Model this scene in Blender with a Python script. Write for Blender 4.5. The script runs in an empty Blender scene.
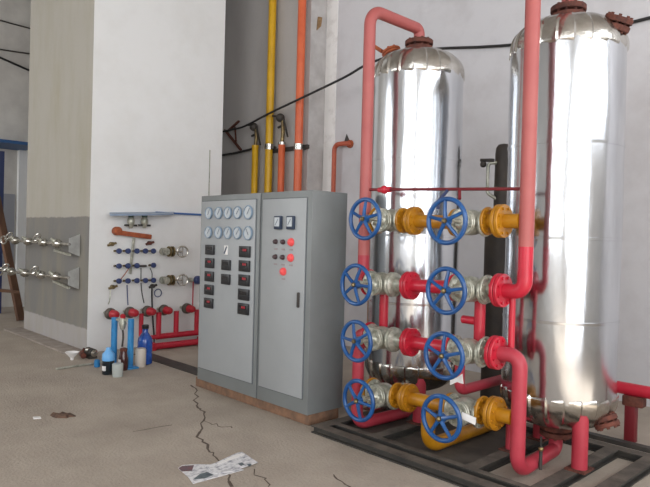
import bpy, bmesh, math, random
from mathutils import Vector, Matrix
random.seed(7)
R = math.radians
sc = bpy.context.scene
col = sc.collection

# ------------------------------------------------------------------ camera
FPX, YAW, PITCH, ROLL, EYE = 614.9, 0.80589, -0.009167, 0.025977, 1.6
fw = Vector((-math.sin(YAW)*math.cos(PITCH), math.cos(YAW)*math.cos(PITCH), math.sin(PITCH)))
r0 = Vector((math.cos(YAW), math.sin(YAW), 0)); u0 = r0.cross(fw)
rt = math.cos(ROLL)*r0 + math.sin(ROLL)*u0
up = -math.sin(ROLL)*r0 + math.cos(ROLL)*u0
cd = bpy.data.cameras.new('camera'); cam = bpy.data.objects.new('camera', cd); col.objects.link(cam)
m = Matrix((rt, up, -fw)).transposed().to_4x4(); m.translation = Vector((0, 0, EYE)); cam.matrix_world = m
cd.sensor_fit = 'HORIZONTAL'; cd.sensor_width = 36; cd.lens = 36*FPX/650; cd.clip_start = 0.05
sc.camera = cam
# ------------------------------------------------------------------ world, daylight, exposure
w = bpy.data.worlds.new('daylight'); sc.world = w; w.use_nodes = True
w.node_tree.nodes['Background'].inputs[0].default_value = (0.80, 0.88, 1.0, 1)
w.node_tree.nodes['Background'].inputs[1].default_value = 1.0
def area(name, loc, rot, sx, sy, power, color):
    d = bpy.data.lights.new(name, 'AREA'); d.shape = 'RECTANGLE'; d.size = sx; d.size_y = sy
    d.energy = power; d.color = color
    o = bpy.data.objects.new(name, d); col.objects.link(o); o.location = loc; o.rotation_euler = rot
    return o
area('daylight_gate', (4.42, -0.9, 2.75), (0, R(90), 0), 5.3, 6.2, 470, (0.985, 0.988, 1.0))      # open gate in wall_right
area('daylight_front_window', (0.6, -5.92, 3.9), (R(90), 0, 0), 5.6, 4.2, 360, (0.985, 0.988, 1.0))  # windows in wall_front
area('daylight_high_window', (4.42, 4.3, 4.8), (0, R(90), 0), 2.4, 3.0, 170, (0.97, 0.98, 1.0))
area('added_far_light', (-11, -5.92, 3.6), (R(90), 0, 0), 3.6, 3.6, 330, (0.97, 0.98, 1.0))  # light and opening added to brighten the far left wall and block
sl = bpy.data.lights.new('sun', 'SUN'); sl.energy = 20; sl.angle = R(.6); sl.color = (1, .96, .9)
so = bpy.data.objects.new('sun', sl); col.objects.link(so)
sd = Vector((-math.cos(R(50)), -.22, -math.sin(R(50)))); so.rotation_euler = sd.to_track_quat('-Z', 'Y').to_euler()   # falls through the gate on the floor beside the camera
sc.view_settings.view_transform = 'Standard'; sc.view_settings.look = 'None'
sc.view_settings.exposure = -0.28; sc.view_settings.gamma = 1.0; sc.view_settings.use_curve_mapping = False

def at(px, py, ax, v):
    d = fw + (px-325)/FPX*rt - (py-243.5)/FPX*up
    o = Vector((0, 0, EYE)); return o + d*((v-o[ax])/d[ax])

# ------------------------------------------------------------------ materials
def s2l(c): return tuple((v/255/12.92 if v/255 <= .04045 else ((v/255+.055)/1.055)**2.4) for v in c)
def mat(name, c, rough=.6, metal=0, c2=None, scale=6, amt=.5, bump=0, bscale=40, stretch=(1, 1, 1), emit=None, coat=0, detail=6, lo=.35, hi=.65):
    M = bpy.data.materials.new(name); M.use_nodes = True
    nt = M.node_tree; N = nt.nodes; L = nt.links; b = N['Principled BSDF']
    b.inputs['Base Color'].default_value = (*s2l(c), 1); b.inputs['Roughness'].default_value = rough; b.inputs['Metallic'].default_value = metal
    if coat: b.inputs['Coat Weight'].default_value = coat
    tc = N.new('ShaderNodeNewGeometry')
    mp = N.new('ShaderNodeMapping'); mp.inputs['Scale'].default_value = stretch; L.new(tc.outputs['Position'], mp.inputs[0])
    if c2:
        n = N.new('ShaderNodeTexNoise'); n.inputs['Scale'].default_value = scale; n.inputs['Detail'].default_value = detail; n.inputs['Roughness'].default_value = .62
        L.new(mp.outputs[0], n.inputs[0])
        r = N.new('ShaderNodeValToRGB'); r.color_ramp.elements[0].position = lo; r.color_ramp.elements[1].position = hi
        r.color_ramp.elements[0].color = (*s2l(c), 1)
        k = s2l(c2); a = s2l(c); r.color_ramp.elements[1].color = (*[a[i]+(k[i]-a[i])*amt*2 if amt < .5 else k[i] for i in range(3)], 1)
        L.new(n.outputs[0], r.inputs[0]); L.new(r.outputs[0], b.inputs['Base Color'])
    if bump:
        n = N.new('ShaderNodeTexNoise'); n.inputs['Scale'].default_value = bscale; n.inputs['Detail'].default_value = 4
        L.new(mp.outputs[0], n.inputs[0])
        bp = N.new('ShaderNodeBump'); bp.inputs['Strength'].default_value = bump; bp.inputs['Distance'].default_value = .02
        L.new(n.outputs[0], bp.inputs['Height']); L.new(bp.outputs[0], b.inputs['Normal'])
    if emit:
        b.inputs['Emission Color'].default_value = (*s2l(emit[0]), 1); b.inputs['Emission Strength'].default_value = emit[1]
    return M
def bands(name, stops, c_stain, rough=.85, scale=3, stretch=(1, 1, .25), amt=.5):
    """wall paint in horizontal bands: stops = [(z, rgb), ...], each colour running up from its z, with ragged edge and stains"""
    M = mat(name, stops[0][1], rough, bump=.12, bscale=25)
    nt = M.node_tree; N = nt.nodes; L = nt.links; b = N['Principled BSDF']
    g = N.new('ShaderNodeNewGeometry'); s = N.new('ShaderNodeSeparateXYZ'); L.new(g.outputs['Position'], s.inputs[0])
    n2 = N.new('ShaderNodeTexNoise'); n2.inputs['Scale'].default_value = 9; L.new(g.outputs['Position'], n2.inputs[0])
    ma = N.new('ShaderNodeMath'); ma.operation = 'MULTIPLY_ADD'; ma.inputs[1].default_value = .04; L.new(n2.outputs[0], ma.inputs[0]); L.new(s.outputs[2], ma.inputs[2])
    prev = None
    for z, c in stops:
        if prev is None:
            rgb = N.new('ShaderNodeRGB'); rgb.outputs[0].default_value = (*s2l(c), 1); prev = rgb.outputs[0]; continue
        st = N.new('ShaderNodeMapRange'); st.inputs[1].default_value = z+.01; st.inputs[2].default_value = z+.03; L.new(ma.outputs[0], st.inputs[0])
        mx = N.new('ShaderNodeMix'); mx.data_type = 'RGBA'; L.new(st.outputs[0], mx.inputs[0]); L.new(prev, mx.inputs[6]); mx.inputs[7].default_value = (*s2l(c), 1); prev = mx.outputs[2]
    mp = N.new('ShaderNodeMapping'); mp.inputs['Scale'].default_value = stretch; L.new(g.outputs['Position'], mp.inputs[0])
    n = N.new('ShaderNodeTexNoise'); n.inputs['Scale'].default_value = scale; n.inputs['Detail'].default_value = 8; n.inputs['Roughness'].default_value = .65; L.new(mp.outputs[0], n.inputs[0])
    mr = N.new('ShaderNodeMapRange'); mr.inputs[1].default_value = .45; mr.inputs[2].default_value = .75; mr.inputs[4].default_value = amt; L.new(n.outputs[0], mr.inputs[0])
    mx = N.new('ShaderNodeMix'); mx.data_type = 'RGBA'; L.new(mr.outputs[0], mx.inputs[0]); L.new(prev, mx.inputs[6]); mx.inputs[7].default_value = (*s2l(c_stain), 1)
    L.new(mx.outputs[2], b.inputs['Base Color'])
    return M
WHITE = mat('white_plaster', (232, 233, 232), .85, c2=(222, 222, 219), scale=1.6, bump=.1, bscale=18, lo=.45, hi=.85)
WHITE2 = mat('white_plaster_back', (205, 204, 207), .85, c2=(188, 185, 187), scale=2.2, bump=.1, bscale=18, lo=.45, hi=.85)
STRIP = mat('whitewash_strip', (240, 238, 236), .85, c2=(205, 200, 196), scale=5, lo=.5, hi=.8)
GREYW = bands('grey_cement', [(0, (190, 187, 185))], (166, 162, 160), scale=2.5)
PIERS = mat('pier_side_plaster', (196, 193, 191), .85, c2=(176, 172, 170), scale=4)
COLF = bands('column_paint', [(0, (172, 168, 167)), (.31, (126, 124, 121)), (1.80, (176, 172, 162))], (158, 150, 124), scale=2.6)
FLOOR = mat('dusty_concrete', (174, 163, 150), .9, c2=(150, 139, 126), scale=1.8, bump=.5, bscale=45, detail=9, lo=.38, hi=.8)
KERB = mat('screed', (168, 158, 148), .9, c2=(140, 130, 122), scale=5, bump=.2)
CRACK = mat('crack_dark', (92, 80, 70), .95)
CEIL = mat('ceiling_grey', (176, 172, 168), .9)
CABM = mat('cabinet_grey', (124, 129, 129), .42, c2=(118, 122, 122), scale=3)
PANEL = mat('panel_grey', (160, 164, 166), .45, c2=(154, 158, 160), scale=2)
SEAMD = mat('cabinet_seam', (92, 98, 102), .5)
PLINTH = mat('brick_plinth', (142, 108, 84), .9, c2=(112, 88, 72), scale=12, bump=.5)
DIAL = mat('dial_white', (186, 194, 199), .25, coat=.6)
RING = mat('gauge_ring', (138, 158, 178), .3, .3)
BLACKP = mat('black_plastic', (32, 33, 36), .4)
NEEDLE = mat('needle', (84, 94, 108), .5); NAVY = mat('navy_frame', (44, 56, 76), .45)
REDLED = mat('red_digits', (120, 22, 34), .4, emit=((215, 40, 60), .35))
DARKSCR = mat('dark_screen', (22, 20, 24), .2)
REDLAMP = mat('red_lamp', (222, 84, 84), .35, emit=((235, 60, 60), .22))
BTN = mat('dark_button', (70, 52, 54), .4)
INK = mat('label_grey', (150, 140, 140), .6)
METAL = mat('aluminium_cladding', (214, 217, 221), .17, 1.0, c2=(196, 199, 203), scale=5, bump=.20, bscale=6, stretch=(1, 1, .25))
METALD = mat('aluminium_dome', (206, 204, 198), .22, 1.0, c2=(176, 172, 164), scale=7, bump=.25, bscale=14)
GALV = mat('galvanised', (198, 197, 184), .34, .45, c2=(146, 148, 134), scale=22, bump=.2)
CHROME = mat('bright_steel', (214, 212, 206), .2, .95, c2=(160, 156, 146), scale=14)
BRASS = mat('aged_brass', (150, 132, 92), .4, .8, c2=(110, 96, 72), scale=20)
RED = mat('red_paint', (196, 36, 58), .4, c2=(180, 28, 48), scale=6, coat=.15)
PINK = mat('pale_red_paint', (174, 94, 90), .5, c2=(166, 84, 82), scale=3)  # paler red on the upper riser runs than on elbows and flanges
PINKR = mat('muted_crimson_paint', (182, 62, 76), .45, c2=(170, 50, 64), scale=4)
DKRED = mat('dark_red_paint', (112, 26, 34), .5)
YEL = mat('ochre_paint', (186, 130, 20), .42, c2=(162, 106, 16), scale=7, coat=.1)
YELP = mat('yellow_pipe_paint', (224, 176, 24), .38, c2=(208, 160, 20), scale=4)
BENTP = mat('brownish_orange_paint', (196, 96, 66), .5, c2=(168, 80, 58), scale=8)
ORP = mat('orange_pipe_paint', (224, 110, 66), .38, c2=(212, 96, 56), scale=4)
BLUE = mat('blue_wheel_paint', (20, 84, 146), .32, c2=(16, 68, 124), scale=10, coat=.3)
BLUEV = mat('blue_knob', (54, 68, 112), .4)
SKYB = mat('light_blue_paint', (52, 140, 198), .4, c2=(40, 118, 176), scale=8)
RUST = mat('rust', (112, 62, 48), .85, c2=(72, 42, 36), scale=14, bump=.5)
RUSTO = mat('rusty_orange', (178, 94, 54), .75, c2=(140, 70, 46), scale=12, bump=.3)
RUBBER = mat('black_cable', (34, 33, 33), .6)
DARKS = mat('dark_steel', (52, 50, 48), .6, c2=(70, 64, 58), scale=9, bump=.2)
SKID = mat('skid_steel', (50, 49, 47), .7, c2=(66, 62, 56), scale=6, bump=.2)
SKIDT = mat('skid_dust', (104, 96, 87), .9, c2=(72, 66, 60), scale=7, bump=.2)
DKBROWN = mat('dark_brown_vessel', (66, 58, 50), .6, c2=(50, 44, 40), scale=5)
SHEETB = mat('blue_grey_sheet', (150, 166, 186), .45, c2=(132, 150, 174), scale=4)
BLUEL = mat('blue_edge', (58, 100, 160), .45)
WOOD = mat('brown_wood', (116, 84, 62), .75, c2=(86, 60, 46), scale=6, stretch=(1, 1, .2), bump=.3)
CREAM = mat('cream_plastic', (202, 192, 180), .5)
PLATE = mat('grey_plate', (170, 171, 168), .5, c2=(150, 150, 147), scale=9)
PALE = mat('pale_plastic', (178, 184, 180), .4)
WATERB = mat('blue_bottle_plastic', (24, 62, 136), .2, coat=.5, c2=(40, 96, 190), scale=9)
BOTTD = mat('dark_bottle', (18, 30, 38), .15, coat=.6)
BOTTBR = mat('brown_bottle', (66, 32, 30), .2, coat=.5)
CAPB = mat('light_blue_cap', (110, 176, 232), .35)
PAPER = mat('paper_white', (232, 230, 228), .8)
NEWS = mat('newsprint', (222, 221, 222), .85, c2=(140, 141, 150), scale=38, stretch=(1, .6, 1), detail=3, lo=.44, hi=.7)
NEWSR = mat('newsprint_photo', (126, 82, 84), .85, c2=(92, 90, 96), scale=20)
NEWSG = mat('newsprint_dark_photo', (104, 116, 118), .85, c2=(78, 84, 92), scale=25)
RED_CAP = mat('red_regulator_cap', (176, 32, 46), .4)
REGB = mat('regulator_grey', (92, 84, 76), .5, .4)
BLUEDOOR = mat('dark_blue_paint', (40, 52, 92), .5)
AWN = mat('awning_blue', (42, 84, 134), .5)
FARW = mat('far_wall_paint', (210, 207, 200), .85, c2=(190, 186, 180), scale=1.5)
FARP = mat('far_wall_panel', (150, 152, 158), .8)

# ------------------------------------------------------------------ mesh builder
def fillet(pts, r, n=8):
    pts = [Vector(p) for p in pts]; out = [pts[0]]
    for i in range(1, len(pts)-1):
        a, b, c = pts[i-1], pts[i], pts[i+1]
        u = (a-b); v = (c-b); lu, lv = u.length, v.length; u.normalize(); v.normalize()
        turn = math.pi - u.angle(v)
        if turn < .05: out.append(b); continue
        d = min(r*math.tan(turn/2), lu*.49, lv*.49); rr = d/math.tan(turn/2)
        p0 = b+u*d; p3 = b+v*d; h = 4/3*math.tan(turn/4)*rr; p1 = p0-u*h; p2 = p3-v*h
        for k in range(n+1):
            t = k/n; out.append(p0*(1-t)**3 + p1*3*t*(1-t)**2 + p2*3*t*t*(1-t) + p3*t**3)
    out.append(pts[-1]); return out
def smooth_path(pts, n=6):
    pts = [Vector(p) for p in pts]; P = [pts[0]*2-pts[1]] + pts + [pts[-1]*2-pts[-2]]; out = []
    for i in range(1, len(P)-2):
        for k in range(n):
            t = k/n; a, b, c, d = P[i-1:i+3]
            out.append(.5*((2*b)+(c-a)*t+(2*a-5*b+4*c-d)*t*t+(3*b-a-3*c+d)*t**3))
    out.append(pts[-1]); return out
class MB:
    def __init__(s): s.v = []; s.f = []; s.mi = []
    def add(s, vs, fs, mi=0):
        o = len(s.v); s.v += [Vector(v) for v in vs]; s.f += [tuple(i+o for i in f) for f in fs]; s.mi += [mi]*len(fs); return s
    def box(s, x0, x1, y0, y1, z0, z1, bev=0, mi=0, M=None):
        b = bmesh.new(); bmesh.ops.create_cube(b, size=1)
        for v in b.verts: v.co = Vector((x0+(v.co.x+.5)*(x1-x0), y0+(v.co.y+.5)*(y1-y0), z0+(v.co.z+.5)*(z1-z0)))
        if bev: bmesh.ops.bevel(b, geom=b.edges[:], offset=bev, segments=2, affect='EDGES', profile=.5)
        b.verts.index_update()
        vs = [(M @ v.co if M else v.co.copy()) for v in b.verts]; fs = [[v.index for v in f.verts] for f in b.faces]; b.free()
        return s.add(vs, fs, mi)
    def bar(s, a, b, wd, th, bev=0, mi=0, upv=(0, 0, 1)):
        a, b = Vector(a), Vector(b); d = (b-a); L = d.length; d.normalize(); upv = Vector(upv)
        if abs(d.dot(upv)) > .98: upv = Vector((1, 0, 0))
        x = upv.cross(d).normalized(); y = d.cross(x)
        M = Matrix((x, y, d)).transposed().to_4x4(); M.translation = a
        return s.box(-wd/2, wd/2, -th/2, th/2, 0, L, bev, mi, M)
    def tube(s, path, r, seg=16, mi=0, cap=True):
        path = [Vector(p) for p in path]; n = len(path); vs = []; fs = []
        rs = r if isinstance(r, (list, tuple)) else [r]*n
        t = (path[1]-path[0]).normalized(); q = Vector((0, 0, 1)) if abs(t.z) < .9 else Vector((1, 0, 0))
        x = q.cross(t).normalized()
        for i in range(n):
            if i == 0: tt = (path[1]-path[0])
            elif i == n-1: tt = path[-1]-path[-2]
            else: tt = (path[i+1]-path[i]).normalized()+(path[i]-path[i-1]).normalized()
            tt.normalize(); x = (x-tt*x.dot(tt)).normalized(); y = tt.cross(x)
            for k in range(seg):
                a = 2*math.pi*k/seg; vs.append(path[i]+(x*math.cos(a)+y*math.sin(a))*rs[i])
        for i in range(n-1):
            for k in range(seg):
                fs.append((i*seg+k, i*seg+(k+1) % seg, (i+1)*seg+(k+1) % seg, (i+1)*seg+k))
        if cap: fs += [tuple(range(seg))[::-1], tuple((n-1)*seg+k for k in range(seg))]
        return s.add(vs, fs, mi)
    def lathe(s, prof, o=(0, 0, 0), ax=(0, 0, 1), seg=32, mi=0, mod=None):
        o = Vector(o); ax = Vector(ax).normalized(); q = Vector((0, 0, 1)) if abs(ax.z) < .9 else Vector((1, 0, 0))
        x = q.cross(ax).normalized(); y = ax.cross(x); vs = []; fs = []
        for (r, z) in prof:
            for k in range(seg):
                a = 2*math.pi*k/seg; rr = r*(mod(a, z) if mod else 1)
                vs.append(o+ax*z+(x*math.cos(a)+y*math.sin(a))*rr)
        n = len(prof)
        for i in range(n-1):
            for k in range(seg): fs.append((i*seg+k, i*seg+(k+1) % seg, (i+1)*seg+(k+1) % seg, (i+1)*seg+k))
        fs += [tuple(range(seg))[::-1], tuple((n-1)*seg+k for k in range(seg))]
        return s.add(vs, fs, mi)
    def cyl(s, a, b, r, seg=20, mi=0): return s.tube([a, b], r, seg, mi)
    def torus(s, o, ax, Rr, r, seg=40, ms=10, mi=0):
        o = Vector(o); ax = Vector(ax).normalized(); q = Vector((0, 0, 1)) if abs(ax.z) < .9 else Vector((1, 0, 0))
        x = q.cross(ax).normalized(); y = ax.cross(x); vs = []; fs = []
        for i in range(seg):
            a = 2*math.pi*i/seg; d = x*math.cos(a)+y*math.sin(a)
            for k in range(ms):
                b = 2*math.pi*k/ms; vs.append(o+d*(Rr+r*math.cos(b))+ax*r*math.sin(b))
        for i in range(seg):
            for k in range(ms):
                fs.append((i*ms+k, ((i+1) % seg)*ms+k, ((i+1) % seg)*ms+(k+1) % ms, i*ms+(k+1) % ms))
        return s.add(vs, fs, mi)
    def ball(s, o, r, mi=0, seg=16):
        return s.lathe([(r*math.sin(math.pi*k/10)+1e-4, -r*math.cos(math.pi*k/10)) for k in range(11)], o, (0, 0, 1), seg, mi)
    def flange(s, o, ax, r, th, nb=8, hole=0, mi=0):
        ax = Vector(ax).normalized(); o = Vector(o)
        s.lathe([(r*.5, 0), (r-.004, 0), (r, .004), (r, th-.004), (r-.004, th), (r*.55, th), (r*.5, th+.002)], o, ax, 36, mi)
        q = Vector((0, 0, 1)) if abs(ax.z) < .9 else Vector((1, 0, 0)); x = q.cross(ax).normalized(); y = ax.cross(x)
        for k in range(nb):
            a = 2*math.pi*(k+.5)/nb; p = o+(x*math.cos(a)+y*math.sin(a))*r*.78
            s.tube([p-ax*.013, p+ax*(th+.013)], .011, 6, mi)
        return s
    def prism(s, poly, d, mi=0):
        n = len(poly); d = Vector(d); vs = [Vector(p) for p in poly]+[Vector(p)+d for p in poly]
        fs = [tuple(range(n))[::-1], tuple(range(n, 2*n))]+[(i, (i+1) % n, n+(i+1) % n, n+i) for i in range(n)]
        return s.add(vs, fs, mi)
    def build(s, name, M, parent=None, label=None, loc=None):
        me = bpy.data.meshes.new(name)
        root = parent
        while root is not None and root.parent: root = root.parent
        if root is not None: off = root.location.copy()
        elif loc is not None: off = Vector(loc)
        else:
            xs = [v.x for v in s.v]; ys = [v.y for v in s.v]; zs = [v.z for v in s.v]
            off = Vector(((min(xs)+max(xs))/2, (min(ys)+max(ys))/2, min(zs)))
        me.from_pydata([v-off for v in s.v], [], s.f)
        for mm in (M if isinstance(M, (list, tuple)) else [M]): me.materials.append(mm)
        for i, p in enumerate(me.polygons): p.material_index = s.mi[i]; p.use_smooth = True
        b = bmesh.new(); b.from_mesh(me); bmesh.ops.recalc_face_normals(b, faces=b.faces); b.to_mesh(me); b.free()
        me.set_sharp_from_angle(angle=R(38))
        o = bpy.data.objects.new(name, me); col.objects.link(o)
        if parent is not None: o.parent = parent
        else: o.location = off
        if label: o['label'] = label
        return o
def tag(o, label, cat, group=None, kind=None):
    o['label'] = label; o['category'] = cat
    if group: o['group'] = group
    if kind: o['kind'] = kind
    return o
def empty(name, loc, label, cat, group=None):
    o = bpy.data.objects.new(name, None); col.objects.link(o); o.location = loc; o.empty_display_size = .1
    return tag(o, label, cat, group)
def kids(o): return [c for c in col.objects if c.parent == o]
def copy_tree(o, parent=None):
    c = o.copy(); col.objects.link(c)
    if parent is not None: c.parent = parent
    for ch in kids(o): copy_tree(ch, c)
    return c
def struct(o): o['kind'] = 'structure'; return o

# ================================================================== SETTING
ZC = 6.5
CX0, CX1, CY0, CY1 = -10.45, -8.00, 3.37, 5.42        # plastered block on the left
# floor with its cracks
f = MB(); f.box(-14, 4.6, -6.1, 6.8, -.2, 0)
def crack(pts, wd, z=.0012):
    for a, b in zip(pts[:-1], pts[1:]):
        a = Vector((*a, z)); b = Vector((*b, z)); d = (b-a).normalized(); n = Vector((-d.y, d.x, 0))
        w0 = wd*random.uniform(.5, 1.3); w1 = wd*random.uniform(.5, 1.3)
        f.add([a-n*w0/2, a+n*w0/2, b+n*w1/2, b-n*w1/2], [(0, 1, 2, 3)], 1)
def jag(px, wd, sub=4, j=.03):
    P = [at(x, y, 2, 0) for x, y in px]; out = []
    for a, b in zip(P[:-1], P[1:]):
        for k in range(sub):
            p = a.lerp(b, k/sub); out.append((p.x+random.uniform(-j, j), p.y+random.uniform(-j, j)))
    out.append((P[-1].x, P[-1].y)); crack(out, wd*.6)
jag([(193, 385), (199, 391), (195, 404), (203, 410), (206, 420), (198, 437), (208, 448), (217, 459), (223, 472), (232, 487)], .03)
jag([(205, 420), (216, 425), (232, 428)], .016)
jag([(133, 432), (172, 425)], .016, 3, .01)
jag([(333, 474), (341, 482), (352, 489)], .02, 3, .01)
jag([(252, 470), (262, 478), (268, 487)], .014, 3)
struct(f.build('floor', [FLOOR, CRACK], loc=(0, 0, 0)))
struct(MB().box(-14, 4.6, -6.1, 6.8, ZC, ZC+.2).build('ceiling', CEIL))
# left block: -Y face painted in bands, the others white
b = MB().box(CX0, CX1, CY0, CY1, 0, ZC)
o = b.build('wall_left', [WHITE, COLF])
for p in o.data.polygons:
    if p.normal.y < -.5: p.material_index = 1
struct(o)
struct(MB().box(CX0-.1, CX1+.05, CY0-.27, CY0, 0, .025, .006).build('baseboard_left', KERB))
struct(MB().box(-14, 4.6, 6.6, 6.8, 0, ZC).build('wall_back', WHITE2))
o = MB().box(-9.9, -6.96, 6.265, 6.6, 0, ZC).build('wall_pier', [GREYW, PIERS])
for p in o.data.polygons:
    if p.normal.x > .5: p.material_index = 1
struct(o)
struct(MB().box(-6.955, -6.716, 6.588, 6.6, 0, ZC).build('trim_1', STRIP))
struct(MB().box(-10.3, -6.96, 5.42, 6.265, 0, .004).build('trim_2', KERB))
# far wall to the left with pale pilaster and grey panel
struct(MB().box(-13.9, -13.7, -6.1, 6.8, 0, ZC).build('wall_far', FARW))
# right and front walls behind the camera, with gate, windows and an added far left opening for light
g = MB(); g.box(4.45, 4.6, -6.1, -4.0, 0, ZC); g.box(4.45, 4.6, -4.0, 2.2, 5.4, ZC); g.box(4.45, 4.6, 2.2, 2.8, 0, ZC); g.box(4.45, 4.6, 2.8, 5.8, 0, 3.6); g.box(4.45, 4.6, 2.8, 5.8, 6.0, ZC); g.box(4.45, 4.6, 5.8, 6.8, 0, ZC)
struct(g.build('wall_right', WHITE))
g = MB(); g.box(-14, -12.8, -6.1, -5.95, 0, ZC); g.box(-9.2, -2.2, -6.1, -5.95, 0, ZC); g.box(-12.8, -9.2, -6.1, -5.95, 0, 1.8); g.box(-12.8, -9.2, -6.1, -5.95, 5.4, ZC); g.box(3.4, 4.6, -6.1, -5.95, 0, ZC); g.box(-2.2, 3.4, -6.1, -5.95, 0, 1.8); g.box(-2.2, 3.4, -6.1, -5.95, 6.0, ZC)
struct(g.build('wall_front', WHITE))
# cable trench edge beside the cabinets
struct(MB().box(-7.55, -5.6, 3.80, 4.02, 0, .006).build('trim_3', DARKS))

# ================================================================== CONTROL CABINETS
CF = 3.49; CB = 3.91; Z0 = .10; Z1 = 2.0
tag(MB().box(-5.60, -3.82, 3.53, 3.89, 0, .10, .01).build('cabinet_plinth', PLINTH), 'low brown brick plinth under the two grey cabinets', 'plinth')
def cab_body(root, x0, x1, px0, px1, pz0, pz1):
    g = MB(); g.box(x0, x1, CF, CB, Z0, Z1, .006); g.build('body', CABM, root)
    g = MB(); g.box(px0-.008, px1+.008, CF-.004, CF+.01, pz0-.008, pz1+.008); g.build('door_gasket', SEAMD, root)
    return MB().box(px0, px1, CF-.014, CF-.003, pz0, pz1, .003).build('door', PANEL, root)
c1 = empty('gauge_cabinet', (-5.0, 3.7, Z0), 'grey steel cabinet with two rows of round dials above black digital meters', 'cabinet')
d1 = cab_body(c1, -5.505, -4.512, -5.475, -4.565, .23, 1.94)
DF = CF-.014
def gauge(x, z, r, root, nd):
    h = MB().lathe([(r*.9, 0), (r, .004), (r, .018), (r*.86, .022), (r*.84, .014)], (x, DF, z), (0, -1, 0), 28).build('dial_gauge', RING, root)
    MB().lathe([(.001, .010), (r*.85, .010), (r*.85, .0155), (.001, .0155)], (x, DF, z), (0, -1, 0), 28).build('dial', DIAL, h)
    a = R(nd); MB().bar((x-.3*r*math.cos(a), DF-.017, z-.3*r*math.sin(a)), (x+.7*r*math.cos(a), DF-.017, z+.7*r*math.sin(a)), .006, .002, upv=(0, 1, 0)).build('needle', NEEDLE, h)
for xs, z in (((-5.325, -5.15, -4.99, -4.83, -4.66), 1.82), ((-5.325, -5.145, -4.985, -4.825, -4.655), 1.625)):
    for x in xs: gauge(x, z, .061 if x < -4.7 else .067, c1, random.choice((40, 55, 60, 120, 50)))
def display(x, z, wd, ht, root, lit):
    h = MB().box(x-wd/2, x+wd/2, DF-.02, DF, z-ht/2, z+ht/2, .004).build('digital_meter', BLACKP, root)
    MB().box(x-wd*.34, x+wd*.34, DF-.022, DF-.019, z-ht*.02, z+ht*.30).build('screen', DARKSCR, h)
    if lit:
        q = MB()
        for k in range(3): q.box(x-wd*.08+k*wd*.12, x-wd*.08+k*wd*.12+wd*.07, DF-.0235, DF-.0215, z+ht*.05, z+ht*.25)
        q.build('digits', REDLED, h)
for i, z in enumerate((1.45, 1.315, 1.18, 1.045, .91)):
    display(-5.29, z, .15, .10, c1, i > 0); display(-4.70, z, .165, .105, c1, i != 3)
for z in (1.31, 1.17): display(-5.00, z, .14, .10, c1, False)
MB().box(-5.045, -4.985, DF-.008, DF, 1.41, 1.50, .002).build('switch_plate', PAPER, c1)
MB().bar((-5.035, DF-.01, 1.42), (-4.995, DF-.01, 1.49), .012, .01, upv=(0, 1, 0)).build('switch_lever', NEEDLE, c1)
c2 = empty('switch_cabinet', (-4.15, 3.7, Z0), 'grey steel cabinet with red lamps and two square meters, standing nearer the tanks', 'cabinet')
d2 = cab_body(c2, -4.492, -3.80, -4.455, -3.865, .23, 1.935)
MB().box(-4.511, -4.493, CF+.012, CB-.01, Z0, Z1-.004).build('joint_strip', SEAMD, c2)
for x in (-4.21, -4.04):
    h = MB().box(x-.046, x+.046, DF-.03, DF, 1.665, 1.782, .006).build('panel_meter', NAVY, c2)
    MB().box(x-.033, x+.033, DF-.033, DF-.029, 1.69, 1.77).build('dial', DIAL, h)
    MB().bar((x-.02, DF-.034, 1.70), (x+.018, DF-.034, 1.755), .005, .002, upv=(0, 1, 0)).build('needle', NEEDLE, h)
def knob(x, z, r, M, root, name):
    MB().lathe([(r*1.15, 0), (r*1.15, .008), (r, .01), (r*.95, .024), (r*.6, .032), (.001, .034)], (x, DF, z), (0, -1, 0), 20).build(name, M, root)
    MB().box(x-.022, x+.022, DF-.003, DF, z-.072, z-.058).build('name_plate', INK, root)
for z in (1.555, 1.42):
    knob(-4.25, z, .02, BTN, c2, 'push_button'); knob(-4.148, z, .02, BTN, c2, 'push_button'); knob(-4.04, z, .031, REDLAMP, c2, 'signal_lamp')
knob(-4.135, 1.295, .031, REDLAMP, c2, 'signal_lamp')
MB().box(-3.935, -3.912, DF-.02, DF, 1.00, 1.13, .006).build('handle', DARKS, c2)

# ================================================================== SKID
SX0, SX1, SY0, SY1, SH = -3.68, -1.50, 3.43, 4.92, .06
sk = empty('skid_frame', ((SX0+SX1)/2, (SY0+SY1)/2, 0), 'low black steel skid frame on the floor under both silver tanks', 'frame')
def channel(x0, x1, y0, y1):
    g = MB(); g.box(x0, x1, y0, y1, 0, .01); g.box(x0, x1, y0, y1, SH-.01, SH)
    if x1-x0 > y1-y0: g.box(x0, x1, y0+.03, y0+.04, .01, SH-.01)
    else: g.box(x1-.04, x1-.03, y0, y1, .01, SH-.01)
    o = g.build('beam', [SKID, SKIDT], sk)
    for p in o.data.polygons:
        if p.normal.z > .9 and p.center.z > SH-.02: p.material_index = 1
for y0 in (SY0, 3.60, SY1-.10): channel(SX0, SX1, y0, y0+(.10 if y0 != 3.60 else .06))
for x0 in (SX0, -3.215, -2.355, -1.875, SX1-.10):
    for ya, yb in ((SY0+.10, 3.60), (3.66, SY1-.10)):
        if ya > 3.6 or x0 in (SX0, SX1-.10): channel(x0, x0+.10, ya, yb)

MB().box(SX0+.10, -2.255, 3.66, SY1-.10, 0, .006).build('floor_plate', mat('dark_plate', (62, 58, 54), .7, c2=(84, 78, 70), scale=5), sk)  # dark plate covering the floor between the left beams
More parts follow.
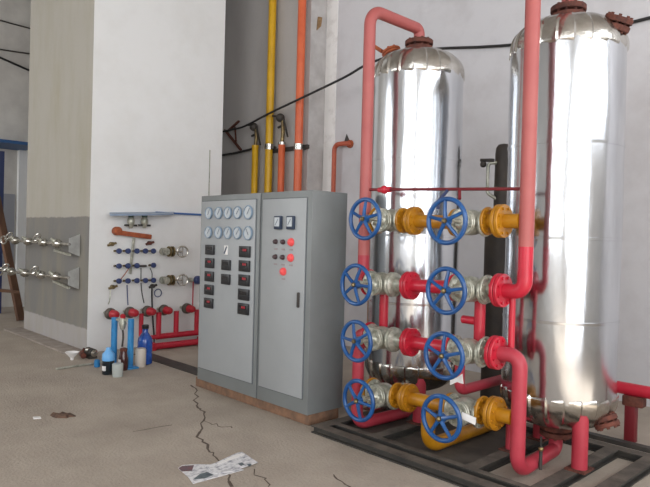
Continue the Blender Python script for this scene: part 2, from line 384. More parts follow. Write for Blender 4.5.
# ================================================================== TANKS
TY = 4.40; TR = .40
def tank(x, label, ZS):
    t = empty('silver_tank', (x, TY, SH), label, 'tank', 'silver clad tanks on the skid')
    def wob(a, z): return 1+.004*math.sin(3*a+z*2.1+x)+.003*math.sin(7*a-z*3.3)+.0025*math.sin(z*9+2*a)
    prof = [(TR, .505+k*((ZS-.52)/40)) for k in range(41)]
    MB().lathe([(TR-.03, .50)]+prof+[(TR-.03, ZS-.01)], (x, TY, 0), (0, 0, 1), 96, mod=wob).build('cladding', METAL, t)
    for z in (1.06, 1.64, 2.30):
        sm = MB().lathe([(TR-.004, z-.012), (TR+.003, z-.010), (TR+.004, z+.010), (TR-.004, z+.012)], (x, TY, 0), (0, 0, 1), 96, mod=wob)
        sm.build('seam_band', METAL, t)
    def gore(a, z): return 1+.034*(((a*22/(2*math.pi)+1e-6) % 1.0)-.5)+.004*math.sin(a*5+z*30)
    dome = []
    for k in range(15):
        q = R(90*k/14); dome.append(((TR+.006)*math.cos(q)**.66 if k < 14 else .06, math.sin(q)*.225))
    dome = [(TR-.004, -.045), (TR+.005, -.03), (TR+.006, -.02), (TR+.006, -.01)]+dome
    MB().lathe([(r, ZS+z) for r, z in dome], (x, TY, 0), (0, 0, 1), 176, mod=gore).build('top_dome', METALD, t)
    MB().lathe([(r, .50-z) for r, z in dome], (x, TY, 0), (0, 0, 1), 176, mod=gore).build('bottom_dome', METALD, t)
    MB().flange((x, TY, ZS+.22), (0, 0, 1), .125, .045, 10).flange((x, TY, ZS+.285), (0, 0, 1), .125, .04, 10).cyl((x, TY, ZS+.2), (x, TY, ZS+.325), .07).build('top_flange', RUST, t)
    MB().flange((x, TY, .185), (0, 0, 1), .115, .035, 8).flange((x, TY, .232), (0, 0, 1), .115, .035, 8).build('bottom_flange', RUST, t)
    for (dx, dy) in ((.27, -.21), (-.23, -.21), (-.23, .21)):
        g = MB().cyl((x+dx, TY+dy, SH+.012), (x+dx, TY+dy, .44), .053, 20); g.build('leg', PINKR, t)
        MB().box(x+dx-.07, x+dx+.07, TY+dy-.08, TY+dy+.08, SH, SH+.012).build('foot_plate', RUST, t)
    return t
t1 = tank(-3.435, 'silver clad tank standing nearer the grey cabinets, behind the left wheels', 3.06)
t2 = tank(-2.065, 'silver clad tank farthest right, its top nearly touching the picture edge', 3.02)
# rusty nozzles on the domes
def nozzle(p, d, L, r, root, name, M):
    d = Vector(d).normalized(); p = Vector(p)
    MB().tube([p, p+d*L*.55], r*.62, 20).lathe([(r*.6, 0), (r, .003), (r, L*.45), (r*.6, L*.45+.004)], p+d*L*.5, d, 24).build(name, M, root)
def hatch(c, d, r, th, root, name, M, neck):
    c = Vector(c); d = Vector(d).normalized()
    MB().cyl(c-d*neck, c, r*.66).flange(c-d*th/2, d, r, th*.42, 8).flange(c+d*th*.06, d, r, th*.42, 8).build(name, M, root)
hatch((-1.705, TY-.02, 3.135), (.42, -.05, .88), .095, .09, t2, 'capped_nozzle', RUST, .16)
hatch((-1.70, TY-.02, .375), (.42, -.02, -.88), .085, .075, t2, 'capped_nozzle', RUST, .14)
hatch((-3.735, TY-.02, 3.33), (-.42, .0, .88), .09, .05, t1, 'capped_nozzle', RUSTO, .20)
MB().cyl((-3.83, TY-.05, 3.36), (-3.93, TY-.06, 3.43), .018, 8).build('rod_end', RUSTO, t1)
nozzle((-3.30, TY-.26, .40), (.5, -.6, -.4), .14, .035, t1, 'drain_stub', GALV)

# ================================================================== VALVES
RY = 3.75; ZL = (1.752, 1.246, .814, .366); ZR = (1.735, 1.266, .828, .405); ROWZ = ZL; LX = -3.225; RX = -2.425; FR = .108
LO = (.06, -.015, .005, .045); RO = (.005, .015, .012, .005); ZE = (1.745, 1.276, .850, .436); FXS = (-2.955, -2.975, -2.96, -2.965)
PR = .049
def make_valve(loc, label):
    v = empty('gate_valve', loc, label, 'valve', 'blue handwheel valves on the pipe rack')
    L = Vector(loc)
    def B(name, mb, M, par=v): return mb.build(name, M, par)
    g = MB(); g.lathe([(.05, -.11), (.06, -.08), (.085, -.04), (.092, 0), (.085, .04), (.06, .08), (.05, .11)], L, (1, 0, 0), 24)
    g.lathe([(.05, 0), (.07, .03), (.078, .085)], L, (0, -1, 0), 24); B('body', g, GALV)
    for s in (-1, 1): B('valve_flange', MB().flange(L+Vector((s*.100 if s > 0 else -.122, 0, 0)), (1, 0, 0), .098, .022), GALV)
    g = MB().flange(L+Vector((0, -.085, 0)), (0, -1, 0), .092, .02).flange(L+Vector((0, -.108, 0)), (0, -1, 0), .092, .02)
    g.lathe([(.06, .128), (.045, .15), (.03, .17)], L, (0, -1, 0), 20); B('bonnet', g, GALV)
    g = MB()
    for s in (-1, 1): g.bar(L+Vector((s*.04, -.13, 0)), L+Vector((s*.022, -.262, 0)), .022, .014, .003)
    g.lathe([(.034, 0), (.034, .03)], L+Vector((0, -.252, 0)), (0, -1, 0), 16); B('yoke', g, GALV)
    B('stem', MB().cyl(L+Vector((0, -.15, 0)), L+Vector((0, -.335, 0)), .013, 12), CHROME)
    WY = -.30; o = L+Vector((0, WY, 0)); r = .148
    g = MB().torus(o, (0, 1, 0), r, .0165, 48, 10)
    for k in range(5):
        a = 2*math.pi*k/5+math.pi/2; d = Vector((math.cos(a), 0, math.sin(a)))
        g.tube([o+d*.02+Vector((0, -.012, 0)), o+d*.07+Vector((0, -.012, 0)), o+d*r], [.016, .013, .012], 8)
    g.lathe([(.03, -.018), (.032, .018)], o, (0, 1, 0), 18)
    hw = MB.build(g, 'handwheel', BLUE, v)
    MB().lathe([(.018, 0), (.018, .02), (.008, .03)], L+Vector((0, -.316, 0)), (0, -1, 0), 6).build('hub_nut', BRASS, hw)
    return v
rown = ('top row on the ochre flanges', 'second row from the top', 'third row from the top', 'bottom row near the floor')
first = None
for i, z in enumerate(ROWZ):
    for j, x in enumerate((LX+LO[i], RX+RO[i])):
        lab = 'steel valve with blue handwheel, %s of its pair, %s' % ('left' if j == 0 else 'right', rown[i])
        if first is None: first = make_valve((0, 0, 0), lab); v = first
        else: v = copy_tree(first); v['label'] = lab
        v.location = (x, RY, (ZL, ZR)[j][i])
        a = R((4, -6, 20, 8, -14, 2, 25, 0)[i*2+j])
        for ch in kids(v):
            if ch.name.startswith('handwheel'): ch.rotation_euler = (0, a, 0)

# ================================================================== PIPE RACK
def yrow(i): return (YEL, RED, RED, YEL)[i]
cn = ('ochre', 'red', 'red', 'ochre')
ordn = ('top', 'second', 'third', 'bottom')
LP, RP = -3.44, -2.00
VW = .123            # half length of a valve between its flange faces
# middle spools: from left valve to right valve
for i, z in enumerate(ROWZ):
    xl = LX+LO[i]+VW; xr = RX+RO[i]-VW
    fx = FXS[i]
    t = empty('spool_pipe', (xl, RY, z), 'horizontal %s flanged pipe joining the two valves in the %s row' % (cn[i], ordn[i]), 'pipe', 'flanged pipes between the valves')
    M = yrow(i); A = Vector((xl, RY, z+(0, 0, 0, .018)[i])); B = Vector((xr, RY, ZR[i])); d = (B-A).normalized()
    def q(x): return A+d*(x-xl)
    if i in (0, 3): MB().flange(A, d, .098, .02).cyl(q(xl+.01), q(fx), .045).build('short_pipe', M, t)
    else: MB().lathe([(.095, 0), (.095, .02), (.06, .04), (.055, fx-xl-.01), (.055, fx-xl)], A, d, 24).build('short_pipe', GALV, t)
    MB().flange(q(fx), d, FR, .026).build('flange', M, t); MB().flange(q(fx+.03), d, FR, .026).build('flange', M, t)
    MB().cyl(q(fx+.05), q(xr-.02), .05).build('pipe', M, t)
    MB().flange(q(xr-.022), d, .098, .021).build('flange', M, t)
    if i == 3:    # a tee dropping to the floor and running back under the tanks
        px = -2.745
        MB().tube(fillet([(px, RY, z-.035), (px, RY, .064), (px, 4.78, .064)], .12), .053, 20).build('drop_pipe', YEL, t, 'ochre pipe dropping to the floor and running back under the tanks')
# left stubs on rows 1 and 4
for i in (0, 3):
    z = ROWZ[i]; x1 = LX+LO[i]-VW
    t = empty('stub_pipe', (LP+.06, RY, z), 'short ochre flanged stub behind the left wheel of the %s row' % ordn[i], 'pipe')
    MB().flange((x1-.022, RY, z), (1, 0, 0), .108, .022).build('flange', YEL, t)
    MB().cyl((LP+PR-.004, RY, z), (x1-.02, RY, z), .05).build('pipe', YEL, t)
# left risers
zt = 3.49
x1 = LX+LO[1]-VW
t = empty('riser_pipe', (LP, RY, ROWZ[1]), 'tall pale red pipe rising left of the tanks and bending over to the left tank', 'pipe')
MB().flange((x1-.022, RY, ROWZ[1]), (1, 0, 0), FR, .022).build('flange', RED, t)
MB().tube(fillet([(x1-.015, RY, ROWZ[1]), (LP, RY, ROWZ[1]), (LP, RY, ROWZ[1]+.22)], .075), PR, 24).build('elbow', PINKR, t)
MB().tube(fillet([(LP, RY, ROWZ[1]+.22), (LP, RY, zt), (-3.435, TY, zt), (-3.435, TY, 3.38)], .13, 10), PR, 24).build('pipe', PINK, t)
t = empty('return_pipe', (LP, RY, .16), 'muted red pipe dropping behind the bottom left wheel and turning under the left tank', 'pipe')
x1 = LX+LO[2]-VW
MB().flange((x1-.022, RY, ROWZ[2]), (1, 0, 0), FR, .022).build('flange', RED, t)
MB().tube(fillet([(x1-.015, RY, ROWZ[2]), (LP-.03, RY, ROWZ[2]), (LP-.03, RY, .058), (-3.435, TY, .058), (-3.435, TY, .19)], .10, 10), PR, 24).build('pipe', PINKR, t)
# right end: ochre stubs rows 1, 4; red elbows rows 2, 3
def right_end(i, t, M):
    z = ZE[i]; x0 = RX+RO[i]+VW; fx = x0+(.085, .085, .066, .075)[i]
    P0 = M if i in (0, 3) else GALV
    MB().flange((x0, RY, z), (1, 0, 0), .098, .02).cyl((x0+.01, RY, z), (fx, RY, z), .05).build('short_pipe', P0, t)
    MB().flange((fx, RY, z), (1, 0, 0), FR+.006, .026).build('flange', M, t); MB().flange((fx+.03, RY, z), (1, 0, 0), FR+.006, .026).build('flange', M, t)
    return fx+.05
for i in (0, 3):
    t = empty('stub_pipe', (RP-.06, RY, ZE[i]), 'ochre flanged stub joining the right red pipe in the %s row' % ordn[i], 'pipe')
    x = right_end(i, t, YEL); MB().cyl((x, RY, ZE[i]), (RP-PR+(.006 if i == 0 else -.012), RY, ZE[i]), .05).build('pipe', YEL, t)
t = empty('riser_pipe', (RP, RY, ZE[1]), 'tall pale red pipe in front of the right tank, leaving the picture at the top', 'pipe')
x = right_end(1, t, RED)
MB().tube(fillet([(x, RY, ZE[1]), (RP, RY, ZE[1]), (RP, RY, ZE[1]+.30)], .125, 12), PR, 24).build('elbow', RED, t)
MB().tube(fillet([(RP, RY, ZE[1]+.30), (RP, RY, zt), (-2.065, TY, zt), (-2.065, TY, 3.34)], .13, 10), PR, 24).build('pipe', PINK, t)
t = empty('return_pipe', (RP, RY, .14), 'red pipe dropping from the third row and turning under the right tank', 'pipe')
x = right_end(2, t, RED)
MB().tube(fillet([(x, RY, ZE[2]), (RP-.018, RY, ZE[2]), (RP-.018, RY, .085), (-2.065, TY, .085), (-2.065, TY, .19)], .125, 12), PR, 24).build('pipe', PINKR, t)
# small red pipes between second and third rows
for x, y, r, lab in ((-3.285, 3.84, .037, 'bright red upright pipe behind the left wheels, between second and third rows'), (-2.40, 3.86, .04, 'bright red upright pipe behind the right wheels, between second and third rows'), (-2.13, 3.83, .022, 'thin red upright pipe beside the right red elbow')):
    g = MB().tube(fillet([(x, RY+.04, ROWZ[1]), (x, y, ROWZ[1]), (x, y, ROWZ[2]), (x, RY+.04, ROWZ[2])], .05), r, 16)
    if x == -2.40: g.cyl((x-.03, y, 1.03), (x-.14, y, 1.03), .03)
    tag(g.build('link_pipe', RED), lab, 'pipe')
g = MB().tube(fillet([(-2.555, RY+.05, ROWZ[2]-.04), (-2.555, 3.86, ROWZ[2]-.04), (-2.555, 3.86, .50), (-2.555, 4.85, .50)], .07), .038, 16)
tag(g.build('link_pipe', PINKR), 'red pipe dropping behind the third row and running back between the tanks', 'pipe')
# tie rod
t = empty('tie_rod', (LP, RY, 1.97), 'thin dark red rod joining the two tall red pipes above the wheels', 'rod')
MB().cyl((LP+PR-.004, RY, 2.005), (RP-PR+.004, RY, 1.958), .0115, 12).build('rod', DKRED, t)
MB().ball((-3.235, RY, 1.998), .034).lathe([(.02, -.06), (.024, .06)], (-3.235, RY, 1.998), (1, 0, 0), 12).build('fitting', RED, t)
MB().tube([(-2.62, RY-.012, 1.97), (-2.66, RY-.05, 1.90), (-2.67, RY-.06, 1.83)], .012, 8).build('strap', BLUEDOOR, t)
MB().tube([(-2.52, RY-.012, 1.97), (-2.49, RY-.05, 1.90)], .012, 8).build('strap', DKRED, t)
# tags hung on valves
p = at(469, 418, 1, 3.50)
g = MB().prism([at(462, 412, 1, 3.52), at(476, 418, 1, 3.54), at(475, 425, 1, 3.54), at(462, 419, 1, 3.52)], (0, .004, 0))
tag(g.build('paper_tag', PAPER), 'white paper tag hanging at the bottom right valve', 'tag')
g = MB().prism([at(450, 375, 1, 3.6), at(456, 378, 1, 3.6), at(462, 374, 1, 3.6), at(463, 384, 1, 3.6), at(457, 382, 1, 3.6), at(450, 385, 1, 3.6)], (0, .006, 0))
tag(g.build('paper_tag', PAPER), 'crumpled white tag hanging under the third right wheel', 'tag')
# dark vessel between the tanks
vx, vy = -2.967, 5.1
t = empty('slim_vessel', (vx, vy, 0), 'slim dark brown upright vessel behind and between the silver tanks', 'vessel')
MB().lathe([(.15, 0), (.15, 1.66), (.13, 1.74), (.08, 1.80), (.075, 2.42), (.07, 2.47), (.05, 2.50), (.01, 2.51)], (vx, vy, 0), (0, 0, 1), 24).build('body', DKBROWN, t)
g = MB().tube(fillet([(vx-.03, vy-.06, 2.33), (vx-.10, vy-.10, 2.33), (vx-.10, vy-.10, 2.05), (vx-.03, vy-.06, 2.0)], .05), .016, 10); g.build('sight_loop', GALV, t)
MB().bar((vx-.18, vy-.10, 2.36), (vx-.04, vy-.10, 2.35), .03, .03, .006).ball((vx-.15, vy-.10, 2.32), .03).build('cock', DARKS, t)
# drain cock in front of the right tank's lower flange
p = (-1.97, 3.98, .10)
t = empty('drain_cock', p, 'small steel drain cock standing beside the lower right red pipe', 'valve')
MB().cyl((p[0], p[1], SH), (p[0], p[1], .22), .012, 10).build('stem', DARKS, t); MB().ball((p[0], p[1], .20), .018).build('ball_body', BRASS, t); MB().bar((p[0], p[1], .22), (p[0]+.01, p[1]-.02, .29), .014, .008).build('lever', DARKS, t)
# red pipe along the wall with its posts
py = 5.30
z = at(640, 391, 1, py).z
t = empty('wall_pipe', (-.9, py, 0), 'red horizontal pipe on posts near the back wall, right of the tanks', 'pipe')
MB().cyl((-2.05, py, z), (.4, py, z), .05, 20).build('pipe', RED, t)
for x in (at(631, 420, 1, py).x, -.55):
    MB().box(x-.04, x+.04, py-.04, py+.04, 0, z-.045, .004).build('post', DKRED, t); MB().box(x-.06, x+.10, py-.05, py+.05, z-.13, z-.048, .01).build('saddle', RUST, t)
tag(MB().box(-2.6, .5, 5.12, 5.19, 0, .035).build('floor_rail', DARKS), 'dark steel rail on the floor behind the right tank', 'rail')

# ================================================================== WALL PIPES BEHIND THE CABINETS
WPY = 6.15
def wall_pipe(px, py0, r, M, label, top, name='wall_pipe'):
    x = at(px, py0, 1, WPY).x
    t = empty(name, (x, WPY, 0), label, 'pipe', 'painted pipes on the grey wall')
    if top is None:
        MB().cyl((x, WPY, 0), (x, WPY, ZC), r, 24).build('pipe', M, t)
        MB().lathe([(r+.012, -.045), (r+.012, .045)], (x, WPY, at(px, 147, 1, WPY).z), (0, 0, 1), 24).build('clamp', CHROME, t)
        MB().box(x-.05, x+.05, WPY+r, 6.265, at(px, 149, 1, WPY).z, at(px, 146, 1, WPY).z).build('bracket', DARKS, t)
    else:
        MB().lathe([(r, 0), (r, top-.03), (r*.8, top), (.001, top+.003)], (x, WPY, 0), (0, 0, 1), 24).build('pipe', M, t)
    return t, x
T, xy = wall_pipe(269, 150, .062, YELP, 'tall yellow pipe on the grey wall, running up out of the picture', None)
T, xo = wall_pipe(298.5, 150, .062, ORP, 'tall orange pipe on the grey wall, running up out of the picture', None)
for px, pxs, yt, ys, M, lab in ((255, 250, 146, 127, YELP, 'short yellow pipe ending in a small black valve, left of the tall yellow pipe'), (281.5, 280, 143, 118, ORP, 'short orange pipe ending in a small black valve, between tall yellow and orange pipes')):
    zt_ = at(px, yt, 1, WPY).z
    T, x = wall_pipe(px, 160, .054, M, lab, zt_)
    zs = at(px, ys, 1, WPY).z
    MB().tube(smooth_path([(x, WPY, zt_), (x+.02, WPY, (zt_*.55+zs*.45)), (x, WPY, zs)]), .03, 10).build('stem', BRASS, T)
    MB().ball((x-.03, WPY-.02, zs), .07).bar((x-.2, WPY-.03, zs+.05), (x+.05, WPY-.03, zs), .05, .03, .004).bar((x+.06, WPY-.03, zs-.02), (x+.17, WPY-.03, zs-.32), .025, .02).cyl((x-.1, WPY, zs-.14), (x+.02, WPY, zs-.12), .02).build('valve', DARKS, T)
    MB().lathe([(.06, -.02), (.06, .02)], (x, WPY, zt_-.01), (0, 0, 1), 16).build('cap', CHROME if px > 270 else M, T)
zc = at(280, 149, 1, WPY).z
tag(MB().box(xy-.1, xo+.12, 6.215, 6.264, zc-.03, zc+.03).build('pipe_rail', DARKS), 'dark steel rail clamping the tall pipes to the grey wall', 'rail')
# rusty angle bracket
g = MB().bar(at(225, 130, 1, 6.245), at(241, 150, 1, 6.245), .05, .03, .004).bar(at(228, 131, 1, 6.245), at(239, 121, 1, 6.245), .04, .03, .004).bar(at(235, 127, 1, 6.245), at(236, 142, 1, 6.245), .02, .02)
tag(g.build('angle_bracket', RUST), 'rusty forked bracket on the grey wall left of the short yellow pipe', 'bracket')
# cables
P = [at(216, 133, 1, 6.2), at(232, 129.5, 1, 6.2), at(245, 126, 1, 6.05), at(270, 113, 1, 6.02), at(310, 94, 1, 6.02), at(345, 77, 1, 6.05), at(366, 65, 1, 6.1), at(392, 56, 1, 6.4), at(435, 49, 1, 6.57), at(480, 47, 1, 6.57), at(520, 44, 1, 6.57), at(580, 35, 1, 6.57), at(625, 24, 1, 6.57), at(665, 14, 1, 6.57)]
tag(MB().tube(smooth_path(P), .017, 8).build('cable', RUBBER), 'long black cable slung from the grey wall behind both tanks to the right', 'cable')
P = [at(216, 156, 1, 6.22), at(235, 153, 1, 6.22), at(252, 149, 1, 6.2)]
tag(MB().tube(smooth_path(P), .02, 8).build('cable', RUBBER), 'short black cable on the grey wall left of the short yellow pipe', 'cable')
# small bent orange pipe
P = [at(333, 200, 1, 6.5), at(335, 146, 1, 6.5), at(346, 143, 1, 6.5), at(346, 143, 1, 6.6)]
P[0].z = 0; P[1].x = P[0].x; P[2].z = P[1].z = at(340, 144, 1, 6.5).z; P[3] = Vector((P[2].x, 6.6, P[2].z))
t = empty('bent_pipe', P[0], 'thin orange pipe bent into the white wall right of the cabinets', 'pipe')
MB().tube(fillet(P, .09), .035, 16).build('pipe', BENTP, t)
MB().lathe([(.06, 0), (.06, .03)], (P[2].x, 6.57, P[2].z), (0, 1, 0), 16).build('collar', RUSTO, t)
MB().prism([at(344, 142, 1, 6.59), at(346.5, 134, 1, 6.59), at(350, 142, 1, 6.59)], (0, .008, 0)).build('broken_plaster', DARKS, t)
# brown wall stain, modelled as a thin raised patch
p0 = at(318, 23, 0, -6.96)
tag(MB().prism([(-6.959, p0.y-.03, p0.z-.12), (-6.959, p0.y+.05, p0.z-.04), (-6.959, p0.y+.07, p0.z+.10), (-6.959, p0.y-.01, p0.z+.09)], (.02, 0, 0)).build('wall_stain', mat('tan_stain', (158, 128, 92), .9, c2=(120, 90, 60), scale=14)), 'small tan brown stain high on the pier edge right of the orange pipe', 'plug')

# ================================================================== WHITE FACE OF THE LEFT BLOCK
FX = CX1
def W(px, py, off=0): return at(px, py, 0, FX+off)
# sheet metal canopy
y0, y1 = W(106, 212).y, 5.45; zs = W(130, 211).z
t = empty('sheet_canopy', (FX, (y0+y1)/2, zs), 'blue-grey sheet metal canopy on the white wall above the small valves', 'canopy')
ym = W(168, 213).y
MB().prism([(FX, y0+.05, zs-.055), (FX+.22, y0-.04, zs-.085), (FX+.25, y0+.45, zs-.06), (FX+.14, ym, zs-.03), (FX, ym+.1, zs-.0)], (0, 0, .022)).build('sheet', SHEETB, t)
MB().box(FX, FX+.035, ym-.2, y1, zs-.015, zs+.012).build('edge_strip', BLUEL, t)
# two regulators under it
for px, lab in ((131, 'small steel regulator under the left half of the blue canopy'), (144.5, 'small steel regulator under the canopy, nearer the cabinet')):
    p = W(px, 221, .07); t = empty('regulator', p, lab, 'regulator')
    MB().lathe([(.02, -.10), (.035, -.06), (.05, -.03), (.05, .02), (.03, .05), (.03, .09)], p, (0, 0, 1), 16).build('body', GALV, t)
    MB().lathe([(.035, 0), (.04, .02), (.04, .05), (.03, .06)], p+Vector((0, 0, .05)), (0, 0, 1), 14).build('cap', mat('green_cap', (58, 84, 74), .5) if 'green_cap' not in bpy.data.materials else bpy.data.materials['green_cap'], t)
    MB().cyl((FX, p.y, p.z-.02), p+Vector((.0, 0, -.02)), .02, 10).cyl(p+Vector((0, -.09, -.06)), p+Vector((0, .09, -.06)), .014, 10).build('pipe', DARKS, t)
# rusty channel bar
a = W(117, 232.5, .05); b_ = W(151, 237, .05)
t = empty('channel_bar', a, 'rusty orange bar on the white wall below the blue canopy', 'bar')
MB().bar(a, b_, .05, .065, .008).build('bar', RUSTO, t)
MB().lathe([(.045, -.05), (.058, -.03), (.058, .05), (.04, .06)], a+Vector((-.01, 0, .02)), (1, 0, .0), 18).build('end_cap', RUSTO, t)
# vertical grey bar behind valves
a = W(134, 238, .025); b_ = W(130, 274, .025)
tag(MB().bar(a, b_, .035, .02, .004).build('support_strip', GALV), 'thin grey upright strip behind the rows of blue knobs', 'strip')
# fifteen little blue valves
def small_valve(p, label):
    t = empty('needle_valve', p, label, 'valve', 'small blue knob valves on the white wall')
    MB().cyl(p+Vector((-.06, 0, 0)), p+Vector((-.01, 0, 0)), .016, 10).cyl(p+Vector((-.03, -.05, 0)), p+Vector((-.03, .055, 0)), .014, 10).build('body', BRASS, t)
    MB().lathe([(.02, 0), (.036, .01), (.038, .035), (.03, .045), (.001, .048)], p+Vector((-.01, 0, 0)), (1, 0, 0), 14).build('knob', BLUEV, t)
    return t
proto = None
xs = (118.5, 127.5, 136.5, 145, 153)
for i, (ya, nm) in enumerate(((251, 'top'), (266, 'middle'), (281, 'lowest'))):
    for j, px in enumerate(xs):
        if i == 1 and j == 3: continue
        p = W(px, ya-(.2*j if i else 0), .06); p.y = round(p.y, 3)
        lab = 'small blue knob valve, %s in the %s row on the white wall' % (('leftmost', 'second from left', 'middle', 'fourth from left', 'rightmost')[j], nm)
        if proto is None: proto = small_valve(p, lab)
        else:
            v = copy_tree(proto); v.location = p; v['label'] = lab
p = W(143, 266, .04); tag(MB().cyl(p+Vector((0, -.06, 0)), p+Vector((0, .05, 0)), .016, 10).cyl((FX, p.y, p.z), p, .012, 8).build('pipe_union', DARKS), 'thin dark pipe union in the middle row of blue knobs', 'fitting')
# small brackets beside the rows
for px, py_, lab, M in ((112, 244, 'small brass cock left of the top row of blue knobs', BRASS), (150, 243, 'small dark brown fitting above the right end of the top knob row', RUST), (113, 287, 'small dark brass fitting below the left end of the lowest knob row', BRASS), (153, 286, 'small dark cock below the right end of the lowest knob row', DARKS)):
    p = W(px, py_, .04); tag(MB().cyl((FX, p.y, p.z), p+Vector((.02, 0, 0)), .028, 10).bar(p+Vector((0, -.06, -.02)), p+Vector((0, .06, .015)), .03, .03, .004).build('wall_fitting', M), lab, 'fitting')
# chrome valve sets
def chrome_set(px, py_, label):
    p = W(px, py_, .09); t = empty('steel_valve_set', p, label, 'valve', 'steel valve sets on the white wall')
    MB().cyl((FX, p.y-.13, p.z), p+Vector((.05, -.13, 0)), .05, 16).lathe([(.05, 0), (.055, .05), (.04, .1), (.04, .16)], p+Vector((0, -.19, 0)), (0, 1, 0), 18).build('body', GALV, t)
    for k in range(2): MB().lathe([(.075, -.012), (.075, .012)], p+Vector((0, -.07+k*.05, 0)), (0, 1, 0), 18).build('collar', BRASS, t)
    MB().torus(p+Vector((.05, .12, 0)), (1, -.35, 0), .075, .012, 24, 8).bar(p+Vector((.05, .12, -.07)), p+Vector((.05, .12, .07)), .014, .01).build('handwheel', CHROME, t)
    MB().cyl(p+Vector((0, -.03, 0)), p+Vector((.04, .12, 0)), .014, 8).build('stem', CHROME, t)
chrome_set(173.5, 251.5, 'steel valve set right of the top row of blue knobs'); chrome_set(173.5, 280, 'steel valve set right of the lowest row of blue knobs')
p = W(195, 280, .07); t = empty('blue_valve', p, 'blue-handled valve on the white wall beside the gauge cabinet', 'valve')
MB().cyl((FX, p.y-.06, p.z), p+Vector((0, -.06, 0)), .035, 14).cyl(p+Vector((0, -.1, 0)), p+Vector((0, .06, 0)), .025, 12).build('body', GALV, t)
MB().lathe([(.05, 0), (.065, .02), (.065, .06), (.05, .08)], p+Vector((-.01, .02, 0)), (1, .2, 0), 16).build('handle', BLUEV, t)
MB().cyl(p+Vector((0, -.03, -.02)), Vector((p.x, p.y-.03, W(194, 308).z)), .01, 8).build('pipe', PINKR, t)
# thin hoses down to the regulators
def hose(pts, r, M, label):
    tag(MB().tube(smooth_path([W(x, y, o) for x, y, o in pts]), r, 8).build('hose', M), label, 'hose', 'thin hoses on the white wall')
hose([(127, 285, .05), (127.5, 296, .06), (128, 305, .1)], .008, BLUEV, 'thin bluish hose from the second knob to the second red regulator')
hose([(141, 283, .05), (142, 293, .06), (144, 303, .06)], .008, RUBBER, 'thin dark hose from the fourth knob curving to the middle regulator')
hose([(110.5, 288, .04), (110, 298, .05), (108.5, 304, .1)], .008, GALV, 'thin grey hose from the dark fitting to the leftmost regulator')
hose([(152, 285, .05), (152, 300, .05), (153, 322, .1), (154, 335, .12), (154, 349, .1)], .012, RUBBER, 'dark hose hanging from the right cock down to the floor')
hose([(129, 268, .05), (125, 274, .06), (121, 279, .05)], .006, RUSTO, 'thin rusty capillary between the middle and lowest knob rows')
hose([(141, 268, .04), (141, 279, .05)], .006, RUBBER, 'thin dark capillary below the dark pipe union')
hose([(150, 268, .04), (152, 273, .05), (152, 279, .05)], .006, RUBBER, 'thin dark capillary at the right end of the middle knob row')
hoop = W(158, 293, .03); tag(MB().torus(hoop, (1, 0, 0), .055, .007, 24, 8).build('hose_coil', BLUEV), 'small coiled blue hose between knobs and red frame', 'hose')
# white conduit line at the cabinet edge
a = W(210, 150, .008); tag(MB().cyl(a, (a.x, a.y, 1.2), .008, 6).build('conduit', GALV), 'thin grey conduit running down the white wall behind the gauge cabinet', 'conduit')
# large red-capped regulators on the red frame
xr = -7.80
regz = .52
rl = ('leftmost of the five, above the blue stand', 'second of the five from the left', 'middle of the five above the red frame', 'fourth of the five from the left', 'rightmost of the five beside the gauge cabinet')
regs = []
for k, px in enumerate((111.5, 131, 148.5, 165, 188)):
    p = at(px, (313, 312, 311, 309.5, 308)[k], 0, xr); p.z = regz; regs.append(p)
    t = empty('gas_regulator', p, 'round grey regulator with red cap, %s' % rl[k], 'regulator', 'red capped regulators on the white wall')
    rr = .076
    MB().lathe([(rr*.7, -.05), (rr, -.03), (rr, .0), (rr*.95, .02), (rr*.6, .035)], p+Vector((-.02, 0, 0)), (1, 0, 0), 24).build('housing', REGB, t)
    MB().lathe([(rr*.75, 0), (rr*.72, .06), (rr*.55, .10), (rr*.2, .115)], p+Vector((.01, .01, 0)), (1, .15, 0), 20).build('cap', RED_CAP, t)
    MB().cyl((FX, p.y, p.z), p+Vector((-.05, 0, 0)), .022, 10).build('nipple', GALV, t)
# red pipe frame
t = empty('gas_manifold', (-7.7, 4.5, 0), 'red pipe manifold on the floor against the white wall under the regulators', 'manifold')
xa = -7.78; yl = at(141, 330, 0, xa).y; yr = 5.15
MB().cyl((-7.66, at(150, 350, 0, -7.66).y, .05), (-7.66, yr, .05), .045, 16).build('lower_pipe', RED, t)
MB().cyl((xa, at(156, 343, 0, xa).y, .16), (xa, yr, .16), .04, 16).build('upper_pipe', RED, t)
for px in (158.5, 176, 196.5):
    yy = at(px, 330, 0, xa).y; MB().cyl((xa, yy, .16), (xa, yy, regz-.02), .036, 16).build('upright', RED, t)
MB().tube(fillet([(xa, yl, regz-.02), (xa, yl, .16), (xa, at(156, 343, 0, xa).y, .16)], .04), .03, 14).build('upright', RED, t)
for yy in (4.15, 4.95): MB().box(-7.80, -7.62, yy-.025, yy+.025, 0, .10).build('foot', RED, t)

